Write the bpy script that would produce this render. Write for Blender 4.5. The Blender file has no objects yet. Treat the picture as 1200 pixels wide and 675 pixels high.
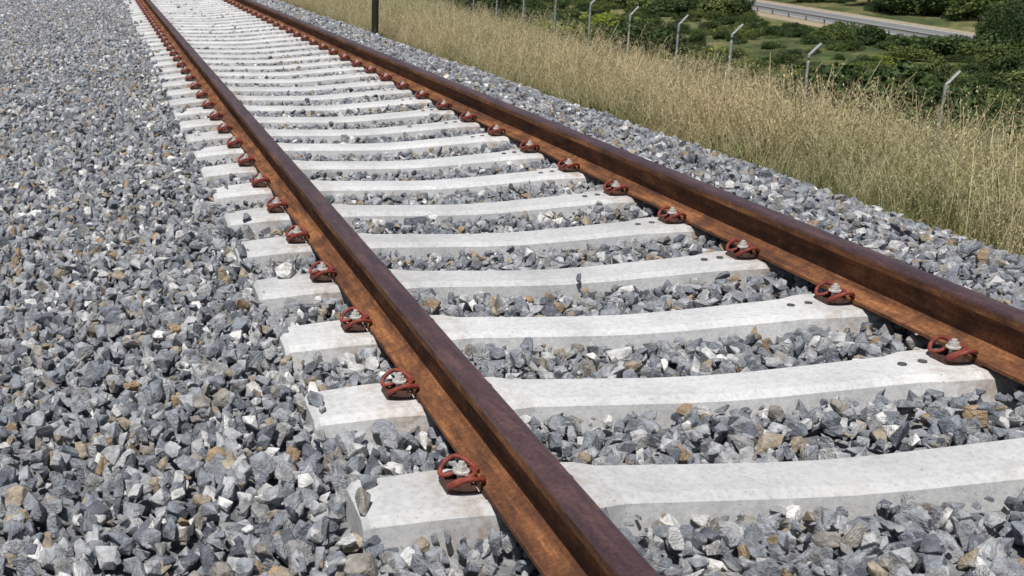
import bpy, bmesh, math, random
import numpy as np
from mathutils import Vector, Matrix
rng=np.random.default_rng(7); random.seed(7)
scene=bpy.context.scene
scene.view_settings.view_transform='Standard'
try: scene.view_settings.look='None'
except Exception: pass
scene.view_settings.exposure=0

# ---------------------------------------------------------------- helpers
def link(o,parent=None):
    scene.collection.objects.link(o)
    if parent: o.parent=parent
    return o
def mesh_from(name,verts,faces,mats=(),midx=None,smooth=False):
    me=bpy.data.meshes.new(name)
    me.from_pydata([tuple(v) for v in verts],[],[tuple(f) for f in faces])
    for m in mats: me.materials.append(m)
    if midx is not None: me.polygons.foreach_set('material_index',np.array(midx,dtype=np.int32))
    if smooth: me.polygons.foreach_set('use_smooth',[True]*len(me.polygons))
    me.update(); return me
def grid_mesh(name,xs,ys,H,mat):
    X,Y=np.meshgrid(xs,ys,indexing='xy'); Z=H(X,Y)
    V=np.stack([X.ravel(),Y.ravel(),Z.ravel()],1); nx,ny=len(xs),len(ys)
    i=np.arange(nx-1); j=np.arange(ny-1); I,J=np.meshgrid(i,j)
    a=(J*nx+I).ravel(); F=np.stack([a,a+1,a+1+nx,a+nx],1)
    me=mesh_from(name,V.tolist(),F.tolist(),[mat],smooth=True); return me
class NT:
    def __init__(s,mat):
        s.nt=mat.node_tree; s.n=s.nt.nodes; s.l=s.nt.links
    def add(s,t,**kw):
        nd=s.n.new(t)
        for k,v in kw.items(): setattr(nd,k,v)
        return nd
    def noise(s,scale,detail=4,rough=.55,vec=None):
        nd=s.add('ShaderNodeTexNoise'); nd.inputs['Scale'].default_value=scale
        nd.inputs['Detail'].default_value=detail; nd.inputs['Roughness'].default_value=rough
        if vec is not None: s.l.new(vec,nd.inputs['Vector'])
        return nd.outputs['Fac']
    def ramp(s,fac,stops,interp='LINEAR'):
        nd=s.add('ShaderNodeValToRGB'); cr=nd.color_ramp; cr.interpolation=interp
        while len(cr.elements)<len(stops): cr.elements.new(0.5)
        for e,(p,c) in zip(cr.elements,stops):
            e.position=p; e.color=(c[0],c[1],c[2],1) if not isinstance(c,(int,float)) else (c,c,c,1)
        s.l.new(fac,nd.inputs['Fac']); return nd.outputs['Color']
    def mix(s,a,b,fac,mode='MIX'):
        nd=s.add('ShaderNodeMix'); nd.data_type='RGBA'; nd.blend_type=mode
        for sock,v in ((nd.inputs[0],fac),(nd.inputs[6],a),(nd.inputs[7],b)):
            if isinstance(v,(int,float)): sock.default_value=v
            elif isinstance(v,tuple): sock.default_value=(v[0],v[1],v[2],1)
            else: s.l.new(v,sock)
        return nd.outputs[2]
    def bump(s,h,strength,dist):
        nd=s.add('ShaderNodeBump'); nd.inputs['Strength'].default_value=strength; nd.inputs['Distance'].default_value=dist
        s.l.new(h,nd.inputs['Height']); s.l.new(nd.outputs[0],s.bsdf.inputs['Normal'])
def new_mat(name,rough=.9,metal=0.,spec=.3):
    m=bpy.data.materials.new(name); m.use_nodes=True; t=NT(m)
    t.bsdf=t.n['Principled BSDF']
    t.bsdf.inputs['Roughness'].default_value=rough; t.bsdf.inputs['Metallic'].default_value=metal
    t.bsdf.inputs['Specular IOR Level'].default_value=spec
    return m,t
def setcol(t,c):
    if isinstance(c,tuple): t.bsdf.inputs['Base Color'].default_value=(*c,1)
    else: t.l.new(c,t.bsdf.inputs['Base Color'])

# ---------------------------------------------------------------- materials
def mk_stone():
    m,t=new_mat('crushed_granite',.85)
    oi=t.add('ShaderNodeObjectInfo'); tc=t.add('ShaderNodeTexCoord')
    base=t.ramp(oi.outputs['Random'],[(0,(.205,.220,.245)),(.18,(.265,.277,.298)),(.36,(.335,.342,.355)),(.51,(.120,.128,.15)),(.60,(.40,.405,.41)),(.74,(.52,.515,.505)),(.80,(.27,.268,.262)),(.86,(.34,.285,.21)),(.905,(.29,.265,.235)),(.945,(.68,.67,.645)),(.98,(.31,.225,.14))],'CONSTANT')
    add=t.add('ShaderNodeVectorMath',operation='ADD'); comb=t.add('ShaderNodeCombineXYZ')
    mul=t.add('ShaderNodeMath',operation='MULTIPLY'); mul.inputs[1].default_value=73.
    t.l.new(oi.outputs['Random'],mul.inputs[0]); t.l.new(mul.outputs[0],comb.inputs[0]); t.l.new(mul.outputs[0],comb.inputs[1])
    t.l.new(tc.outputs['Object'],add.inputs[0]); t.l.new(comb.outputs[0],add.inputs[1])
    n1=t.noise(2.2,3,.65,add.outputs[0]); n2=t.noise(8,3,.7,add.outputs[0])
    c=t.mix(base,t.ramp(n1,[(.3,.56),(.5,1.0),(.72,1.5)]),1.0,'MULTIPLY')
    c=t.mix(c,(.54,.54,.53),t.ramp(n2,[(.60,0.),(.70,.5)]))
    c=t.mix(c,(.27,.18,.10),t.ramp(n1,[(.67,0.),(.78,.6)]))
    setcol(t,c); t.bump(n2,.5,.06)
    return m
M_stone=mk_stone()
def mk_bed():
    m,t=new_mat('ballast_bed_fines',.95)
    tc=t.add('ShaderNodeTexCoord'); v=t.add('ShaderNodeTexVoronoi'); v.inputs['Scale'].default_value=28
    t.l.new(tc.outputs['Object'],v.inputs['Vector'])
    c=t.ramp(v.outputs['Color'],[(0,(.08,.085,.095)),(.5,(.16,.165,.175)),(.85,(.25,.25,.25)),(1,(.24,.19,.13))])
    setcol(t,c); t.bump(v.outputs['Distance'],.9,.02); return m
M_bed=mk_bed()
def mk_concrete():
    m,t=new_mat('sleeper_concrete',.85)
    tc=t.add('ShaderNodeTexCoord'); oi=t.add('ShaderNodeObjectInfo')
    add=t.add('ShaderNodeVectorMath',operation='ADD'); t.l.new(tc.outputs['Object'],add.inputs[0]); t.l.new(oi.outputs['Location'],add.inputs[1])
    n=t.noise(3.,6,.6,add.outputs[0]); n2=t.noise(55,4,.7,add.outputs[0]); n3=t.noise(140,2,.5,add.outputs[0])
    c=t.ramp(n,[(.3,(.46,.46,.455)),(.5,(.545,.545,.54)),(.7,(.61,.61,.60))])
    c=t.mix(c,t.ramp(n2,[(.3,.80),(.55,1.02),(.8,1.08)]),1.0,'MULTIPLY')
    c=t.mix(c,(.17,.165,.15),t.ramp(n3,[(.65,0.),(.73,.7)]))
    c=t.mix(c,(.37,.33,.27),t.ramp(t.noise(1.7,5,.65,add.outputs[0]),[(.56,0.),(.78,.5)]))
    c=t.mix(c,(.33,.33,.32),t.ramp(t.noise(7,6,.75,add.outputs[0]),[(.55,0.),(.74,.45)]))
    sx=t.add('ShaderNodeSeparateXYZ'); t.l.new(tc.outputs['Object'],sx.inputs[0])
    ab=t.add('ShaderNodeMath',operation='ABSOLUTE'); t.l.new(sx.outputs[0],ab.inputs[0])
    sb=t.add('ShaderNodeMath',operation='SUBTRACT'); t.l.new(ab.outputs[0],sb.inputs[0]); sb.inputs[1].default_value=.87
    a2=t.add('ShaderNodeMath',operation='ABSOLUTE'); t.l.new(sb.outputs[0],a2.inputs[0])
    mr=t.add('ShaderNodeMapRange'); mr.inputs[1].default_value=.27; mr.inputs[2].default_value=.10; mr.inputs[3].default_value=0; mr.inputs[4].default_value=.9; t.l.new(a2.outputs[0],mr.inputs[0])
    mm=t.add('ShaderNodeMath',operation='MULTIPLY'); t.l.new(mr.outputs[0],mm.inputs[0]); t.l.new(t.ramp(t.noise(14,5,.7,add.outputs[0]),[(.42,0.),(.65,.8)]),mm.inputs[1])
    c=t.mix(c,(.27,.17,.10),mm.outputs[0])
    c=t.mix(c,t.ramp(oi.outputs['Random'],[(0,.88),(1,1.05)]),1.0,'MULTIPLY')
    setcol(t,c); t.bump(n2,.45,.004); return m
M_conc=mk_concrete()
def mk_rust(name,cols,rough,spec=.35,patch=.7,bstr=.25):
    m,t=new_mat(name,rough,0,spec)
    tc=t.add('ShaderNodeTexCoord'); mp=t.add('ShaderNodeMapping'); t.l.new(tc.outputs['Object'],mp.inputs['Vector'])
    mp.inputs['Scale'].default_value=(9,1.1,9)
    n=t.noise(2.4,7,.7,mp.outputs[0]); n2=t.noise(90,5,.75,tc.outputs['Object']); n3=t.noise(7,6,.75,tc.outputs['Object'])
    c=t.ramp(n,[(.34,cols[0]),(.5,cols[1]),(.66,cols[2])])
    c=t.mix(c,t.ramp(n2,[(.25,.45),(.5,1.),(.75,1.55)]),1.0,'MULTIPLY')
    c=t.mix(c,cols[0],t.ramp(n3,[(.46,0.),(.62,patch)]))
    setcol(t,c); t.bump(n2,bstr,.003)
    return m
M_rail=mk_rust('rusty_rail_steel',[(.062,.028,.018),(.175,.072,.031),(.315,.138,.056)],.88,.25,.75,.35)
M_head=mk_rust('rail_head_steel',[(.050,.027,.029),(.080,.043,.042),(.135,.070,.058)],.38,.6,.55,.14)
def mk_red():
    m,t=new_mat('clip_red_oxide',.6)
    tc=t.add('ShaderNodeTexCoord'); n=t.noise(45,4,.6,tc.outputs['Object'])
    setcol(t,t.ramp(n,[(.3,(.09,.024,.018)),(.55,(.21,.042,.028)),(.75,(.27,.08,.045))])); return m
M_red=mk_red()
def simple(name,c0,c1,scale,rough=.7,metal=0.,bump=0):
    m,t=new_mat(name,rough,metal); tc=t.add('ShaderNodeTexCoord'); n=t.noise(scale,5,.6,tc.outputs['Object'])
    setcol(t,t.ramp(n,[(.3,c0),(.7,c1)]))
    if bump: t.bump(n,.4,bump)
    return m
M_bolt=simple('bolt_zinc',(.42,.41,.38),(.72,.70,.65),60,.45,.35)
M_plate=simple('guide_plate_plastic',(.035,.022,.02),(.10,.05,.035),40,.6)
M_plug=simple('dowel_plug',(.05,.05,.055),(.10,.10,.10),40,.6)
M_pole=simple('weathered_dark_steel',(.012,.010,.009),(.03,.022,.018),20,.7)
M_galv=simple('galvanised_steel',(.26,.27,.27),(.42,.43,.43),12,.55,.2)
M_asph=simple('asphalt',(.15,.15,.15),(.20,.20,.195),1.2,.9)
M_white=simple('road_paint',(.7,.7,.68),(.8,.8,.78),5,.7)
M_bark=simple('bark',(.06,.045,.03),(.14,.11,.08),8,.9,0,.02)

def mk_plant(name,cols,zlo=None,zhi=None,tip=None,rough=.7,trans=.3,gv=(.72,.86,.64)):
    m,t=new_mat(name,rough,0,.25)
    oi=t.add('ShaderNodeObjectInfo'); tc=t.add('ShaderNodeTexCoord')
    c=t.ramp(oi.outputs['Random'],[(i/(len(cols)-1),k) for i,k in enumerate(cols)])
    geo=t.add('ShaderNodeNewGeometry')
    c=t.mix(c,t.ramp(geo.outputs['Random Per Island'],[(0,.55),(1,1.4)]),1.0,'MULTIPLY')
    big=t.noise(.35,2,.5,geo.outputs['Position'])
    if tip:
        sx=t.add('ShaderNodeSeparateXYZ'); t.l.new(tc.outputs['Object'],sx.inputs[0])
        mr=t.add('ShaderNodeMapRange'); mr.inputs[1].default_value=zlo; mr.inputs[2].default_value=zhi; t.l.new(sx.outputs[2],mr.inputs[0])
        c=t.mix(c,tip,mr.outputs[0])
    c=t.mix(c,t.ramp(big,[(.3,gv),(.7,(1.15,1.06,1.02))]),1.0,'MULTIPLY')
    setcol(t,c)
    if trans>0:
        tr=t.add('ShaderNodeBsdfTranslucent'); ms=t.add('ShaderNodeMixShader'); ms.inputs[0].default_value=trans
        t.l.new(c,tr.inputs['Color'])
        out=t.n['Material Output']; t.l.new(t.bsdf.outputs[0],ms.inputs[1]); t.l.new(tr.outputs[0],ms.inputs[2]); t.l.new(ms.outputs[0],out.inputs['Surface'])
    return m
M_grass=mk_plant('dry_grass_blade',[(.12,.13,.05),(.25,.225,.10),(.34,.29,.155),(.19,.185,.08)],.06,.42,(.44,.375,.215),gv=(.82,.90,.74))
M_seed=mk_plant('oat_seed_head',[(.50,.43,.27),(.57,.49,.32),(.42,.37,.22)],gv=(.86,.92,.8))
M_green=mk_plant('green_weed_leaf',[(.08,.115,.035),(.11,.14,.045),(.15,.17,.07)])
M_flower=mk_plant('yellow_flower',[(.6,.5,.05),(.65,.55,.1)])
M_leafA=mk_plant('shrub_leaf_olive',[(.085,.115,.034),(.13,.155,.05),(.06,.088,.028)],trans=0)
M_leafB=mk_plant('shrub_leaf_dark',[(.034,.060,.020),(.054,.083,.027),(.045,.068,.027)],trans=0)
M_leafC=mk_plant('shrub_leaf_yellowgreen',[(.23,.27,.045),(.26,.28,.055)],trans=0)

# ---------------------------------------------------------------- terrain
def nz(x,y,s,ph=0.):
    return (np.sin(x*s+1.3+ph)*np.cos(y*s*.83+.7+ph)+.5*np.sin(x*s*2.3+y*s*1.7+ph*2)+.3*np.cos(y*s*3.9-x*s*3.1+ph))/1.8
px=[-1500,-60,-14,-8,-6.8,2.2,2.6,4,5,6,9,14,20,40,70,100,160,300,700,1500]
pz=[-6,-3,-1.2,-.35,-.32,-.36,-.38,-.58,-.86,-1.28,-2.9,-3.75,-5.2,-7.6,-8.5,-8.0,-3.0,18,60,90]
def road_x(y): return 50+.177*y
def HT(x,y):
    z=np.interp(x,px,pz)
    far=np.clip((np.abs(x)-3)/8,0,1)
    z=z+nz(x,y,.35)*.12*far+nz(x,y,.07,2.)*.9*np.clip((np.abs(x)-16)/20,0,1)
    z=z+.033*np.clip(y-14,0,45)*np.interp(x,[5.5,10,18,30],[0,1,1,0])
    d=np.abs(x-road_x(y)); w=np.clip(1-(d-5)/8,0,1)
    return z*(1-w)+(-8.5)*w
def mk_ground():
    m,t=new_mat('terrain_soil_and_grass',.95)
    geo=t.add('ShaderNodeNewGeometry'); P=geo.outputs['Position']
    a=t.noise(.16,6,.68,P); b=t.noise(1.3,6,.7,P); c3=t.noise(14,4,.7,P)
    g=t.ramp(a,[(.36,(.045,.065,.02)),(.48,(.085,.105,.035)),(.57,(.16,.155,.06)),(.66,(.27,.235,.12))])
    g=t.mix(g,t.ramp(b,[(.3,.4),(.7,1.5)]),1.0,'MULTIPLY')
    g=t.mix(g,t.ramp(c3,[(.3,.6),(.7,1.3)]),1.0,'MULTIPLY')
    sx=t.add('ShaderNodeSeparateXYZ'); t.l.new(P,sx.inputs[0])
    mr=t.add('ShaderNodeMapRange'); mr.inputs[1].default_value=2.3; mr.inputs[2].default_value=2.7; t.l.new(sx.outputs[0],mr.inputs[0])
    gr=t.ramp(c3,[(.3,(.11,.11,.11)),(.7,(.24,.24,.235))])
    setcol(t,t.mix(gr,g,mr.outputs[0])); t.bump(b,.8,.3); return m
M_ground=mk_ground()
xs=np.unique(np.concatenate([np.linspace(-1500,-60,20),np.linspace(-60,-8,20),np.linspace(-8,20,57),np.linspace(20,110,70),np.linspace(110,1500,50)]))
ys=np.unique(np.concatenate([np.linspace(-1500,-40,20),np.linspace(-40,60,110),np.linspace(60,200,70),np.linspace(200,1500,30)]))
link(bpy.data.objects.new('ground',grid_mesh('ground',xs,ys,HT,M_ground)))

# ballast top profile
bx=[-7.2,-6,-4,-2.4,-1.8,-1.5,-1.32,-1.22,-1.0,-.95,-.8,-.6,-.4,0,.4,.6,.8,.95,1.0,1.35,1.75,2.1,2.5,2.8]
bz=[-.30,-.13,-.06,-.03,-.022,-.032,-.052,-.064,-.056,-.042,-.042,-.054,-.066,-.076,-.066,-.054,-.040,-.036,-.045,-.035,-.05,-.15,-.33,-.45]
def HB(x,y): return np.interp(x,bx,bz)+nz(x,y,2.1)*.012*np.clip(np.abs(np.abs(x)-.87)/.3,0.1,1)+nz(x,y,.6,1.)*.028*np.clip((np.abs(x)-1.5)/1.,0,1)
link(bpy.data.objects.new('ballast_bed',grid_mesh('ballast_bed',np.linspace(-7.2,2.8,101),np.linspace(-8,90,500),lambda x,y:HB(x,y)-.05,M_bed)))

# ---------------------------------------------------------------- instancing via geometry nodes
def scatter(name,pos,rot,scl,idx,protos,coll_name):
    col=bpy.data.collections.new(coll_name)
    for p in protos: col.objects.link(p)
    me=bpy.data.meshes.new(name); n=len(pos)
    me.vertices.add(n); me.vertices.foreach_set('co',np.asarray(pos,dtype=np.float32).ravel())
    a=me.attributes.new('irot','FLOAT_VECTOR','POINT'); a.data.foreach_set('vector',np.asarray(rot,dtype=np.float32).ravel())
    a=me.attributes.new('iscl','FLOAT_VECTOR','POINT'); a.data.foreach_set('vector',np.asarray(scl,dtype=np.float32).ravel())
    a=me.attributes.new('iidx','INT','POINT'); a.data.foreach_set('value',np.asarray(idx,dtype=np.int32))
    ob=link(bpy.data.objects.new(name,me))
    ng=bpy.data.node_groups.new(name+'_scatter','GeometryNodeTree')
    ng.interface.new_socket('Geometry',in_out='INPUT',socket_type='NodeSocketGeometry')
    ng.interface.new_socket('Geometry',in_out='OUTPUT',socket_type='NodeSocketGeometry')
    N=ng.nodes; L=ng.links
    gi=N.new('NodeGroupInput'); go=N.new('NodeGroupOutput'); iop=N.new('GeometryNodeInstanceOnPoints'); ci=N.new('GeometryNodeCollectionInfo')
    ci.inputs['Collection'].default_value=col; ci.inputs['Separate Children'].default_value=True; ci.inputs['Reset Children'].default_value=True
    iop.inputs['Pick Instance'].default_value=True
    def na(nm,dt):
        q=N.new('GeometryNodeInputNamedAttribute'); q.data_type=dt; q.inputs['Name'].default_value=nm; return q.outputs['Attribute']
    L.new(gi.outputs[0],iop.inputs['Points']); L.new(ci.outputs[0],iop.inputs['Instance'])
    e=N.new('FunctionNodeEulerToRotation'); L.new(na('irot','FLOAT_VECTOR'),e.inputs[0]); L.new(e.outputs[0],iop.inputs['Rotation'])
    L.new(na('iscl','FLOAT_VECTOR'),iop.inputs['Scale']); L.new(na('iidx','INT'),iop.inputs['Instance Index'])
    L.new(iop.outputs[0],go.inputs[0])
    md=ob.modifiers.new('scatter','NODES'); md.node_group=ng
    return ob

# ---------------------------------------------------------------- ballast stones
def rock(i):
    r=np.random.default_rng(100+i); bm=bmesh.new()
    n=r.integers(9,16); el=np.array([1.,r.uniform(.62,.95),r.uniform(.45,.8)])*.5
    for _ in range(n):
        v=r.normal(size=3); v/=np.linalg.norm(v); v=np.sign(v)*np.abs(v)**.75; bm.verts.new(v*el*r.uniform(.85,1.12))
    res=bmesh.ops.convex_hull(bm,input=bm.verts[:])
    bmesh.ops.delete(bm,geom=[g for g in set(res['geom_interior']+res['geom_unused']) if isinstance(g,bmesh.types.BMVert)],context='VERTS')
    bmesh.ops.dissolve_limit(bm,angle_limit=.22,verts=bm.verts[:],edges=bm.edges[:])
    bmesh.ops.bevel(bm,geom=bm.edges[:],offset=.022,segments=1,affect='EDGES',profile=.5)
    bmesh.ops.triangulate(bm,faces=[f for f in bm.faces if len(f.verts)>4])
    me=bpy.data.meshes.new('ballast_stone'); bm.to_mesh(me); bm.free(); me.materials.append(M_stone)
    return bpy.data.objects.new('ballast_stone',me)
rocks=[rock(i) for i in range(30)]
SP=.6; HL=1.25
def jit(x0,x1,y0,y1,sp):
    X,Y=np.meshgrid(np.arange(x0,x1,sp),np.arange(y0,y1,sp)); X=X.ravel();Y=Y.ravel()
    return X+rng.uniform(-.5,.5,len(X))*sp, Y+rng.uniform(-.5,.5,len(X))*sp
P=[];S=[]
for (sp,dz,s0,s1,keep,y0,y1) in ((.052,-.024,.054,.080,.8,-3,12),(.054,-.002,.044,.082,.8,-3,12),(.064,.014,.030,.064,.42,-3,12),(.036,.0,.014,.028,.3,-3,4.5),
                                (.060,-.012,.062,.088,1.,12,29),(.076,.010,.04,.072,.5,12,29)):
    x,y=jit(-5.3,2.62,y0,y1,sp); k=rng.random(len(x))<keep; x=x[k];y=y[k]
    d=np.abs((y/SP+.5)%1-.5)*SP
    w=np.where(np.abs(x)<.62,.118,.138)
    on=(np.abs(x)<HL+.012)&(d<w)
    edge=(np.abs(x)>1.12)&(np.abs(x)<HL)&(rng.random(len(x))<.03+.12*(np.abs(x)>1.2)+.3*(x>0))&(dz>-.03)
    strag=(np.abs(x)<.62)&(rng.random(len(x))<.006)&(s0>.029)&(dz>.0)
    rail=(np.abs(np.abs(x)-.87)<.078)&(dz>.0)
    k=(~on|edge|strag)&~rail; x=x[k];y=y[k]; on=on[k]
    s=rng.uniform(s0,s1,len(x))*np.where(rng.random(len(x))<.07,1.3,1)
    under=(np.abs(np.abs(x)-.87)<.09); s=np.where(under,np.minimum(s,.055),s)
    z=HB(x,y)+dz+rng.uniform(-.010,.010,len(x))
    z=np.where(under,np.minimum(z,-.022),z)
    z=np.where(on,np.interp(np.abs(x),[0,.53,.62,1.06,1.24],[-.03,-.006,0,0,-.02])+s*.22,z)
    P.append(np.stack([x,y,z],1)); S.append(s)
P=np.concatenate(P);S=np.concatenate(S); n=len(P)
scatter('ballast_gravel',P,rng.uniform(0,6.283,(n,3)),S[:,None]*rng.uniform(.85,1.2,(n,3)),rng.integers(0,len(rocks),n),rocks,'ballast_stones')

# ---------------------------------------------------------------- rails
half=[(.072,.0),(.072,.011),(.062,.0135),(.032,.023),(.018,.031),(.0095,.044),(.008,.080),(.009,.110),(.014,.121),(.033,.129),(.0355,.132),(.0365,.155),(.035,.162),(.029,.1675),(.018,.1695),(.0,.170)]
prof=[( -a,b) for a,b in half[:-1]]+[(0,.170)]+[(a,b) for a,b in reversed(half[:-1])]
def make_rail(x):
    ysr=np.concatenate([np.arange(-8,92.1,4.)]); V=[];F=[];MI=[]
    m=len(prof)
    for yy in ysr:
        for a,b in prof: V.append((a,yy,b))
    for k in range(len(ysr)-1):
        for j in range(m):
            j2=(j+1)%m; F.append((k*m+j,k*m+j2,(k+1)*m+j2,(k+1)*m+j)); MI.append(1 if (prof[j][1]>.154 and prof[j2][1]>.154) else 0)
    F.append(tuple(range(m))); MI.append(0); F.append(tuple((len(ysr)-1)*m+j for j in reversed(range(m)))); MI.append(0)
    me=mesh_from('railway_rail',V,F,[M_rail,M_head],MI)
    bm=bmesh.new(); bm.from_mesh(me); bmesh.ops.recalc_face_normals(bm,faces=bm.faces[:]); bm.to_mesh(me); bm.free()
    o=link(bpy.data.objects.new('railway_rail',me)); o.location=(x,0,.009); return o
make_rail(-.87); make_rail(.87)

# ---------------------------------------------------------------- sleepers
def sleeper_mesh():
    st=[(-HL,-.030,.094,.135),(-HL+.014,-.016,.106,.145),(-1.06,-.002,.112,.15),(-1.0,0,.112,.15),(-.70,0,.112,.15),(-.655,-.001,.108,.148),(-.60,-.006,.090,.135),(-.35,-.018,.086,.125),(-.15,-.027,.084,.12),(0,-.03,.084,.12)]
    st=st+[(-a,b,c,d) for a,b,c,d in reversed(st[:-1])]
    V=[];F=[]
    for x,z,t,b in st:
        ch=.014
        V+= [(x,-b,-.21),(x,-(t+.012),z-ch*1.2),(x,-(t-ch),z),(x,0,z+.001),(x,t-ch,z),(x,t+.012,z-ch*1.2),(x,b,-.21)]
    m=7
    for k in range(len(st)-1):
        for j in range(m): 
            j2=(j+1)%m; F.append((k*m+j,(k+1)*m+j,(k+1)*m+j2,k*m+j2))
    F.append(tuple(range(m))); F.append(tuple((len(st)-1)*m+j for j in reversed(range(m))))
    me=mesh_from('concrete_sleeper',V,F,[M_conc]); bm=bmesh.new(); bm.from_mesh(me); bmesh.ops.recalc_face_normals(bm,faces=bm.faces[:]); bm.to_mesh(me); bm.free()
    return me
def tube(V,F,MI,pts,r,mi,seg=8):
    pts=[Vector(p) for p in pts]; P2=[]
    for i in range(len(pts)-1):
        p0=pts[max(i-1,0)];p1=pts[i];p2=pts[i+1];p3=pts[min(i+2,len(pts)-1)]
        for t in (0,.25,.5,.75):
            P2.append(.5*((2*p1)+(p2-p0)*t+(2*p0-5*p1+4*p2-p3)*t*t+(3*p1-p0-3*p2+p3)*t**3))
    P2.append(pts[-1]); b=len(V); up=Vector((0,0,1))
    for i,p in enumerate(P2):
        d=(P2[min(i+1,len(P2)-1)]-P2[max(i-1,0)]).normalized(); s=d.cross(up)
        s=s.normalized() if s.length>1e-4 else Vector((1,0,0)); u=s.cross(d)
        for k in range(seg):
            a=2*math.pi*k/seg; V.append(tuple(p+s*math.cos(a)*r+u*math.sin(a)*r))
    for i in range(len(P2)-1):
        for k in range(seg): F.append((b+i*seg+k,b+i*seg+(k+1)%seg,b+(i+1)*seg+(k+1)%seg,b+(i+1)*seg+k)); MI.append(mi)
    F.append(tuple(b+k for k in range(seg))); MI.append(mi); F.append(tuple(b+(len(P2)-1)*seg+k for k in range(seg))); MI.append(mi)
def prism(V,F,MI,c,r,z0,z1,n,mi,rt=None,ang=0):
    b=len(V); rt=r if rt is None else rt
    for rr,z in ((r,z0),(rt,z1)):
        for k in range(n): a=2*math.pi*k/n+ang; V.append((c[0]+rr*math.cos(a),c[1]+rr*math.sin(a),z))
    for k in range(n): F.append((b+k,b+(k+1)%n,b+n+(k+1)%n,b+n+k)); MI.append(mi)
    F.append(tuple(b+n+k for k in range(n))); MI.append(mi); F.append(tuple(b+k for k in range(n))); MI.append(mi)
def box(V,F,MI,x0,x1,y0,y1,z0,z1,mi,tx=0,ty=0):
    b=len(V); V+=[(x0,y0,z0),(x1,y0,z0),(x1,y1,z0),(x0,y1,z0),(x0+tx,y0+ty,z1),(x1-tx,y0+ty,z1),(x1-tx,y1-ty,z1),(x0+tx,y1-ty,z1)]
    for f in ((0,3,2,1),(4,5,6,7),(0,1,5,4),(1,2,6,5),(2,3,7,6),(3,0,4,7)): F.append(tuple(b+i for i in f)); MI.append(mi)
def fasteners_mesh():
    V=[];F=[];MI=[]; K=.86
    for rx in (-.87,.87):
        for sd in (-1,1):
            v=[];f=[];mi=[]
            hw=[(.056,-.020,.034),(.050,-.046,.038),(.030,-.068,.050),(.0,-.077,.056),(-.034,-.066,.040),(-.048,-.047,.022),(-.038,-.030,.022),(-.012,-.026,.030),(.016,-.026,.037),(.034,-.014,.041)]
            path=hw+[(.040,0,.042)]+[(a,-b,c) for a,b,c in reversed(hw)]
            tube(v,f,mi,path,.0075,0)
            prism(v,f,mi,(0,0),.0245,.044,.049,16,1)
            prism(v,f,mi,(0,0),.018,.049,.064,6,1,.0165,.3)
            prism(v,f,mi,(0,0),.010,.064,.074,10,1,.009)
            prism(v,f,mi,(0,0),.012,.005,.044,10,1)
            box(v,f,mi,-.046,.040,-.048,.048,-.004,.010,2,.004,.004)
            box(v,f,mi,-.054,-.036,-.044,.044,-.006,.018,2,.006,.004)
            box(v,f,mi,-.020,.020,-.044,-.030,.010,.024,2,.003,.003)
            box(v,f,mi,-.020,.020,.030,.044,.010,.024,2,.003,.003)
            b=len(V)
            for (a,c,d) in v: V.append((rx+sd*.112-sd*a*K,c*-sd*K,d*.92))
            F+=[tuple(b+i for i in q) for q in f]; MI+=mi
        box(V,F,MI,rx-.073,rx+.073,-.075,.075,-.002,.0085,2)   # rail pad
    for hx in (.60,.665):
        z=-.0015 if abs(hx)>.63 else -.0065
        prism(V,F,MI,(hx,0.0),.015,z-.02,z+.005,14,3,.013)
    me=mesh_from('rail_fastenings',V,F,[M_red,M_bolt,M_plate,M_plug],MI)
    bm=bmesh.new(); bm.from_mesh(me); bmesh.ops.recalc_face_normals(bm,faces=bm.faces[:]); bm.to_mesh(me); bm.free()
    for p in me.polygons:
        if p.material_index==0: p.use_smooth=True
    return me
SM=sleeper_mesh(); FM=fasteners_mesh()
for k in range(-10,75):
    s=link(bpy.data.objects.new('concrete_sleeper',SM)); s.location=(random.uniform(-.012,.012),k*SP+random.uniform(-.008,.008),random.uniform(-.003,.0))
    s.rotation_euler=(0,0,random.uniform(-.004,.004))
    f=link(bpy.data.objects.new('rail_fastenings',FM),s); f.location=(-s.location.x,0,-s.location.z)

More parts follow.
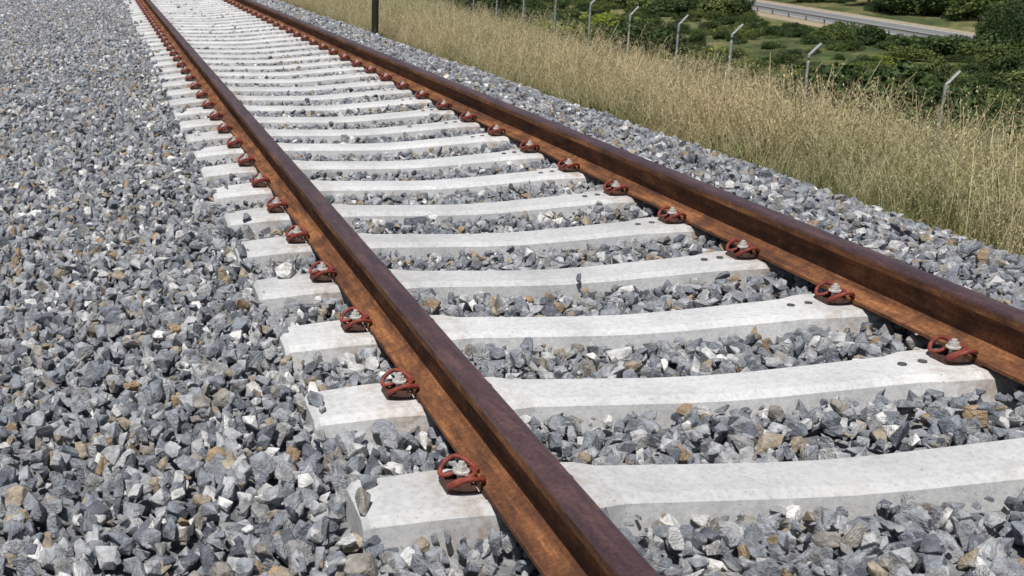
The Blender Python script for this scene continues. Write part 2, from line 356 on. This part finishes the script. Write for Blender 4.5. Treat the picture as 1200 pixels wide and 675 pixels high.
# ---------------------------------------------------------------- grass
def clump(seed,kind):
    r=np.random.default_rng(seed); V=[];F=[];MI=[]
    def blade(x,y,az,h,w,lean,mi,segs=3):
        b=len(V); dx,dy=math.cos(az),math.sin(az); sx,sy=-dy,dx
        for i in range(segs+1):
            t=i/segs; o=lean*t*t; z=h*(t-.25*lean*t*t); ww=w*(1-t)**.7*.5+.0004
            V.append((x+dx*o*h-sx*ww,y+dy*o*h-sy*ww,z)); V.append((x+dx*o*h+sx*ww,y+dy*o*h+sy*ww,z))
        for i in range(segs): F.append((b+2*i,b+2*i+1,b+2*i+3,b+2*i+2)); MI.append(mi)
    def stem(x,y,az,h,lean):
        b=len(V); dx,dy=math.cos(az),math.sin(az); w=.0011
        for i in range(4):
            t=i/3; o=lean*t*t; z=h*(t-.25*lean*t*t)
            V.append((x+dx*o*h+dy*w,y+dy*o*h-dx*w,z)); V.append((x+dx*o*h-dy*w,y+dy*o*h+dx*w,z))
        for i in range(3): F.append((b+2*i,b+2*i+1,b+2*i+3,b+2*i+2)); MI.append(1)
        return (x+dx*lean*h,y+dy*lean*h,h*(1-.25*lean))
    if kind=='oat':
        for _ in range(40): blade(r.normal()*.08,r.normal()*.08,r.uniform(0,6.28),r.uniform(.12,.40),r.uniform(.003,.0065),r.uniform(.1,1.1),0)
        for _ in range(16):
            h=r.uniform(.36,.78); x,y=r.normal()*.09,r.normal()*.09; az=r.uniform(0,6.28); ln=r.uniform(.1,.6)
            stem(x,y,az,h,ln)
            for s in range(r.integers(8,15)):
                t=r.uniform(.60,1.); o=ln*t*t*h; z=h*(t-.25*ln*t*t); a=r.uniform(0,6.28); q=r.uniform(.005,.04); L=r.uniform(.010,.020)
                cx,cy,cz=x+math.cos(az)*o+math.cos(a)*q,y+math.sin(az)*o+math.sin(a)*q,z-r.uniform(0,.02); b=len(V); w=.0033
                a2=r.uniform(0,6.28); tx,ty=r.uniform(-.5,.5)*L,r.uniform(-.5,.5)*L
                V.extend([(cx+tx,cy+ty,cz+L*.5),(cx+math.cos(a2)*w,cy+math.sin(a2)*w,cz),(cx-tx,cy-ty,cz-L*.6),(cx-math.cos(a2)*w,cy-math.sin(a2)*w,cz)])
                F.append((b,b+1,b+2,b+3)); MI.append(1)
        mats=[M_grass,M_seed]
    else:
        for _ in range(70): blade(r.normal()*.1,r.normal()*.1,r.uniform(0,6.28),r.uniform(.08,.30),r.uniform(.007,.02),r.uniform(.2,1.),0)
        if kind=='flower':
            for _ in range(5):
                x,y,z=stem(r.normal()*.08,r.normal()*.08,r.uniform(0,6.28),r.uniform(.3,.5),.2); b=len(V)
                for k in range(6): a=k*1.047; V.append((x+.011*math.cos(a),y+.011*math.sin(a),z+.004*(k%2)))
                F.append(tuple(range(b,b+6))); MI.append(1)
        mats=[M_green,M_flower]
        MI=[0 if (m==1 and len(f)==4) else m for m,f in zip(MI,F)]
    return bpy.data.objects.new('grass_clump',mesh_from('grass_clump',V,F,mats,MI))
gp=[clump(500+i,'oat') for i in range(7)]+[clump(600+i,'weed') for i in range(2)]+[clump(610,'flower')]
X=[];Y=[]
for x0,x1,y0,y1,sp in ((2.4,6.4,-3,24,.175),(2.4,6.4,24,44,.24),(6.4,14.5,-3,60,.45),(14.5,26,0,60,.9)):
    a,b=jit(x0,x1,y0,y1,sp); X.append(a);Y.append(b)
X=np.concatenate(X);Y=np.concatenate(Y)
k=(rng.random(len(X))<np.clip((X-2.30+nz(X,Y,1.7)*.12)/.35,0,1)*(.86+.14*nz(X,Y,1.1,3.))); X=X[k];Y=Y[k]; n=len(X)
near=np.clip(1-(X-2.45)/.9,0,1)
far=np.clip((Y-14)/14,0,1)
pw=.05+.30*near*(.3+.7*far)+.12*(nz(X,Y,.8,5.)>.45)
isw=rng.random(n)<pw
idx=np.where(isw,rng.choice([7,8,9],n,p=[.42,.42,.16]),rng.integers(0,7,n))
sc=rng.uniform(.55,1.1,n)*(1-.5*near)*(1+.22*nz(X,Y,.9,2.))*np.where(X>6.4,1.25,1.)
sc=np.where(X>14.5,sc*1.3,sc)
tl=rng.normal(size=(n,2))*.17+np.stack([.12+.1*nz(X,Y,.5),.1*nz(X,Y,.6,4.)],1)
scatter('tall_grass',np.stack([X,Y,HT(X,Y)-.02],1),np.stack([tl[:,0],tl[:,1],rng.uniform(0,6.28,n)],1),np.stack([sc*1.2,sc*1.2,sc],1),idx,gp,'grass_clumps')

# ---------------------------------------------------------------- shrubs and trees
def foliage(seed,mat,nl=3200,lobes=12,leaf=.055,flat=.8):
    r=np.random.default_rng(seed)
    C=[];R=[]
    for _ in range(lobes):
        a=r.uniform(0,6.28); q=r.uniform(0,.62)**.8; C.append((q*math.cos(a),q*math.sin(a),r.uniform(.2,1.0)*flat)); R.append(r.uniform(.2,.42))
    C=np.array(C);R=np.array(R); i=r.integers(0,lobes,nl)
    d=r.normal(size=(nl,3)); d/=np.linalg.norm(d,axis=1)[:,None]
    p=C[i]+d*(R[i]*r.uniform(.5,1.12,nl)**.6)[:,None]*np.array([1,1,.8]); p=p[p[:,2]>.0]; nl=len(p)
    u=r.normal(size=(nl,3)); u/=np.linalg.norm(u,axis=1)[:,None]; w=np.cross(u,r.normal(size=(nl,3))); w/=np.linalg.norm(w,axis=1)[:,None]
    L=(leaf*r.uniform(.5,1.2,nl))[:,None]
    V=np.stack([p-u*L,p+w*L*.5,p+u*L,p-w*L*.5],1).reshape(-1,3)
    F=np.arange(nl*4).reshape(-1,4)
    return V.tolist(),F.tolist()
def shrub_obj(seed,mat,**k):
    V,F=foliage(seed,mat,**k); return bpy.data.objects.new('shrub',mesh_from('shrub',V,F,[mat]))
sp_=[shrub_obj(1,M_leafA),shrub_obj(2,M_leafA),shrub_obj(3,M_leafB),shrub_obj(4,M_leafB),shrub_obj(5,M_leafC),shrub_obj(6,M_leafB,lobes=18),shrub_obj(7,M_leafA,lobes=7)]
X=[];Y=[]
for x0,x1,y0,y1,s in ((16.5,30,5,80,1.5),(30,64,5,150,2.0),(62,140,20,200,3.2)):
    a,b=jit(x0,x1,y0,y1,s); X.append(a);Y.append(b)
X=np.concatenate(X);Y=np.concatenate(Y)
dR=X-road_x(Y); screen=((Y>110)|(Y<80))&(dR<0)
k=(rng.random(len(X))<np.where(dR>0,.95,.84)+.3*nz(X,Y,.12,1.))&((dR<np.where(screen,-5.,-7))|(dR>7)); X=X[k];Y=Y[k];dR=dR[k];screen=screen[k]; n=len(X)
s=rng.uniform(.45,1.2,n)*np.where(rng.random(n)<.2,1.5,1)*(1+.25*nz(X,Y,.2,3.))
s=np.where(dR>7,rng.uniform(1.2,3.4,n),s)
s=np.where((dR<0)&(dR>-24),np.minimum(s,1.05)*.85,s)
s=np.where(screen&(dR>-14),np.where(Y>100,rng.uniform(1.5,3.0,n),rng.uniform(.9,2.2,n)),s)
pr=np.array([.22,.17,.19,.16,.06,.12,.08])
ch=rng.choice(7,n,p=pr); ch=np.where((ch==4)&(s>1.9),2,ch)
patch=nz(X,Y,.17,6.); ch=np.where((patch>.2)&(rng.random(n)<.6),rng.choice([2,3,5],n),ch)
ch=np.where((dR>7)&(rng.random(n)<.6),rng.choice([2,3,5],n),ch)
scatter('shrub_thicket',np.stack([X,Y,HT(X,Y)-.15],1),np.stack([0*X,0*X,rng.uniform(0,6.28,n)],1),np.stack([s*rng.uniform(.9,1.5,n),s*rng.uniform(.9,1.5,n),s*rng.uniform(.7,1.2,n)],1),ch,sp_,'shrubs')
def tree(x,y,h,seed,mat):
    e=link(bpy.data.objects.new('tree',None)); e.location=(x,y,float(HT(np.array(x),np.array(y)))-.1)
    V=[];F=[];MI=[]; r=random.Random(seed)
    def limb(p,q,r0,r1,n=8):
        b=len(V); d=(Vector(q)-Vector(p)).normalized(); s=d.cross(Vector((.3,1,.1))).normalized(); u=s.cross(d)
        for (c,rr) in ((p,r0),(q,r1)):
            for k in range(n): a=6.283*k/n; V.append(tuple(Vector(c)+s*math.cos(a)*rr+u*math.sin(a)*rr))
        for k in range(n): F.append((b+k,b+(k+1)%n,b+n+(k+1)%n,b+n+k)); MI.append(0)
    m1=(r.uniform(-.1,.1)*h*.3,r.uniform(-.1,.1)*h*.3,h*.35); limb((0,0,0),m1,h*.035,h*.024)
    for k in range(6):
        a=k*1.05+r.uniform(-.3,.3); limb(m1,(m1[0]+math.cos(a)*h*.25,m1[1]+math.sin(a)*h*.25,h*r.uniform(.55,.85)),h*.016,h*.005)
    link(bpy.data.objects.new('trunk',mesh_from('trunk',V,F,[M_bark],MI)),e)
    V,F=foliage(seed,mat,nl=9000,lobes=20,leaf=.035,flat=1.1)
    V=[(a*h*.48,b*h*.48,c*h*.6+h*.18) for a,b,c in V]
    link(bpy.data.objects.new('crown',mesh_from('crown',V,F,[mat])),e)
for i,(x,y,h,m) in enumerate([(58,71,4.4,M_leafB),(54,64,3.6,M_leafB),(77,88,5,M_leafB),(80,100,5.5,M_leafA),(81,118,6,M_leafB),(84,132,8,M_leafB),(62.5,118,3.9,M_leafB),(90,110,7,M_leafB),(64,130,4.8,M_leafB),(88,90,7,M_leafB),(64,144,5,M_leafB),(61,124,4.2,M_leafA)]):
    tree(x,y,h,40+i,m)

# ---------------------------------------------------------------- road with guard rail
def strip(name,off0,off1,dz,mat,y0=-150,y1=400,step=10):
    V=[];F=[]; yy=np.arange(y0,y1,step)
    for y in yy:
        for o in (off0,off1): V.append((road_x(y)+o,y,-8.5+dz))
    for i in range(len(yy)-1): F.append((2*i,2*i+1,2*i+3,2*i+2))
    return mesh_from(name,V,F,[mat])
M_verge=simple('verge_dry_soil',(.24,.20,.13),(.40,.33,.23),1.5,.95)
rd=link(bpy.data.objects.new('road',None))
link(bpy.data.objects.new('verge',strip('verge',-5.0,4.0,.024,M_verge)),rd)
link(bpy.data.objects.new('asphalt',strip('asphalt',-2.6,2.6,.05,M_asph)),rd)
for o in (-2.4,2.28): link(bpy.data.objects.new('edge_line',strip('edge_line',o,o+.12,.056,M_white)),rd)
V=[];F=[];MI=[]
for y in np.arange(-60,240,4.): x=road_x(y)-3.1; box(V,F,MI,x-.05,x+.05,y-.06,y+.06,-8.5,-7.75,0)
yy=np.arange(-60,240,4.); pr_=[(.04,-8.03),(-.03,-7.98),(.04,-7.9),(-.03,-7.82),(.04,-7.75)]; b=len(V)
for y in yy:
    for a,z in pr_: V.append((road_x(y)-3.2+a,y,z))
for i in range(len(yy)-1):
    for j in range(4): F.append((b+i*5+j,b+i*5+j+1,b+(i+1)*5+j+1,b+(i+1)*5+j)); MI.append(0)
link(bpy.data.objects.new('guard_rail',mesh_from('guard_rail',V,F,[M_galv],MI)))

# ---------------------------------------------------------------- wire fence
fe=link(bpy.data.objects.new('wire_fence',None)); FX=14.2
def fz(y): return float(HT(np.array(FX),np.array(float(y))))
V=[];F=[];MI=[]
pys=[-3.,1.,5.5,10.,14.2,18.2,22.5,25.8,28.7,31.7,34.6]+[37.6+3*k for k in range(9)]
for y in pys:
    z=fz(y)+.05; lean=random.uniform(-.04,.04); l2=random.uniform(-.04,.04)
    tube(V,F,MI,[(FX,y,z-.3),(FX+lean,y+l2,z+1.0),(FX+lean*1.5,y+l2,z+1.70),(FX+lean*1.5+.05,y+l2,z+1.80),(FX+lean+.24,y+l2,z+2.0)],.03,0,6)
link(bpy.data.objects.new('posts',mesh_from('posts',V,F,[M_galv],MI)),fe)
V=[];F=[];MI=[]
for h in (.1,.35,.6,.85,1.1,1.35,1.6,1.72):
    for a,b in zip(pys[:-1],pys[1:]):
        tube(V,F,MI,[(FX-.04,a,fz(a)+h),(FX-.04,(a+b)/2,(fz(a)+fz(b))/2+h-.01),(FX-.04,b,fz(b)+h)],.0025,0,3)
y=pys[0]
while y<pys[-1]:
    tube(V,F,MI,[(FX-.04,y,fz(y)+.1),(FX-.04,y,fz(y)+1.72)],.0018,0,3); y+=.25
link(bpy.data.objects.new('wires',mesh_from('wires',V,F,[M_pole],MI)),fe)

# ---------------------------------------------------------------- dark marker post near the ballast edge
V=[];F=[];MI=[]
prism(V,F,MI,(0,0),.055,-.3,2.3,16,0,.05); prism(V,F,MI,(0,0),.058,2.3,2.33,16,0,.045)
box(V,F,MI,-.1,.1,-.1,.1,-.05,.03,0)
po=link(bpy.data.objects.new('trackside_post',mesh_from('trackside_post',V,F,[M_pole],MI))); po.location=(2.42,15.2,-.27)

# ---------------------------------------------------------------- light
EL=math.radians(62); AZ=math.radians(-147)   # azimuth measured clockwise from +y (track direction)
sd=Vector((math.sin(AZ)*math.cos(EL),math.cos(AZ)*math.cos(EL),math.sin(EL)))
w=bpy.data.worlds.new('World'); scene.world=w; w.use_nodes=True
sky=w.node_tree.nodes.new('ShaderNodeTexSky'); sky.sky_type='NISHITA'; sky.sun_disc=False
sky.sun_elevation=EL; sky.sun_rotation=AZ
bg=w.node_tree.nodes['Background']; bg.inputs[1].default_value=.058; w.node_tree.links.new(sky.outputs[0],bg.inputs[0])
ld=bpy.data.lights.new('sun','SUN'); ld.energy=5.0; ld.angle=math.radians(.5); ld.color=(1,.97,.93)
lo=link(bpy.data.objects.new('sun',ld)); lo.rotation_euler=sd.to_track_quat('Z','Y').to_euler(); lo.location=sd*50

# ---------------------------------------------------------------- camera
yaw,pitch,roll,f=.068,.301,-.034,1337.4
fw=Vector((math.sin(yaw)*math.cos(pitch),math.cos(yaw)*math.cos(pitch),-math.sin(pitch)))
r=Vector((math.cos(yaw),-math.sin(yaw),0)); u=r.cross(fw)
r2=r*math.cos(roll)+u*math.sin(roll); u2=-r*math.sin(roll)+u*math.cos(roll)
cd=bpy.data.cameras.new('camera'); cam=link(bpy.data.objects.new('camera',cd))
M=Matrix(((r2.x,u2.x,-fw.x,-1.818),(r2.y,u2.y,-fw.y,-2.518),(r2.z,u2.z,-fw.z,1.338),(0,0,0,1)))
cam.matrix_world=M
cd.sensor_width=36; cd.lens=f/1200*36; cd.shift_x=(600-219.8)/1200; cd.clip_end=5000; cd.clip_start=.05
cd.dof.use_dof=True; cd.dof.focus_distance=4.2; cd.dof.aperture_fstop=10.0
scene.camera=cam
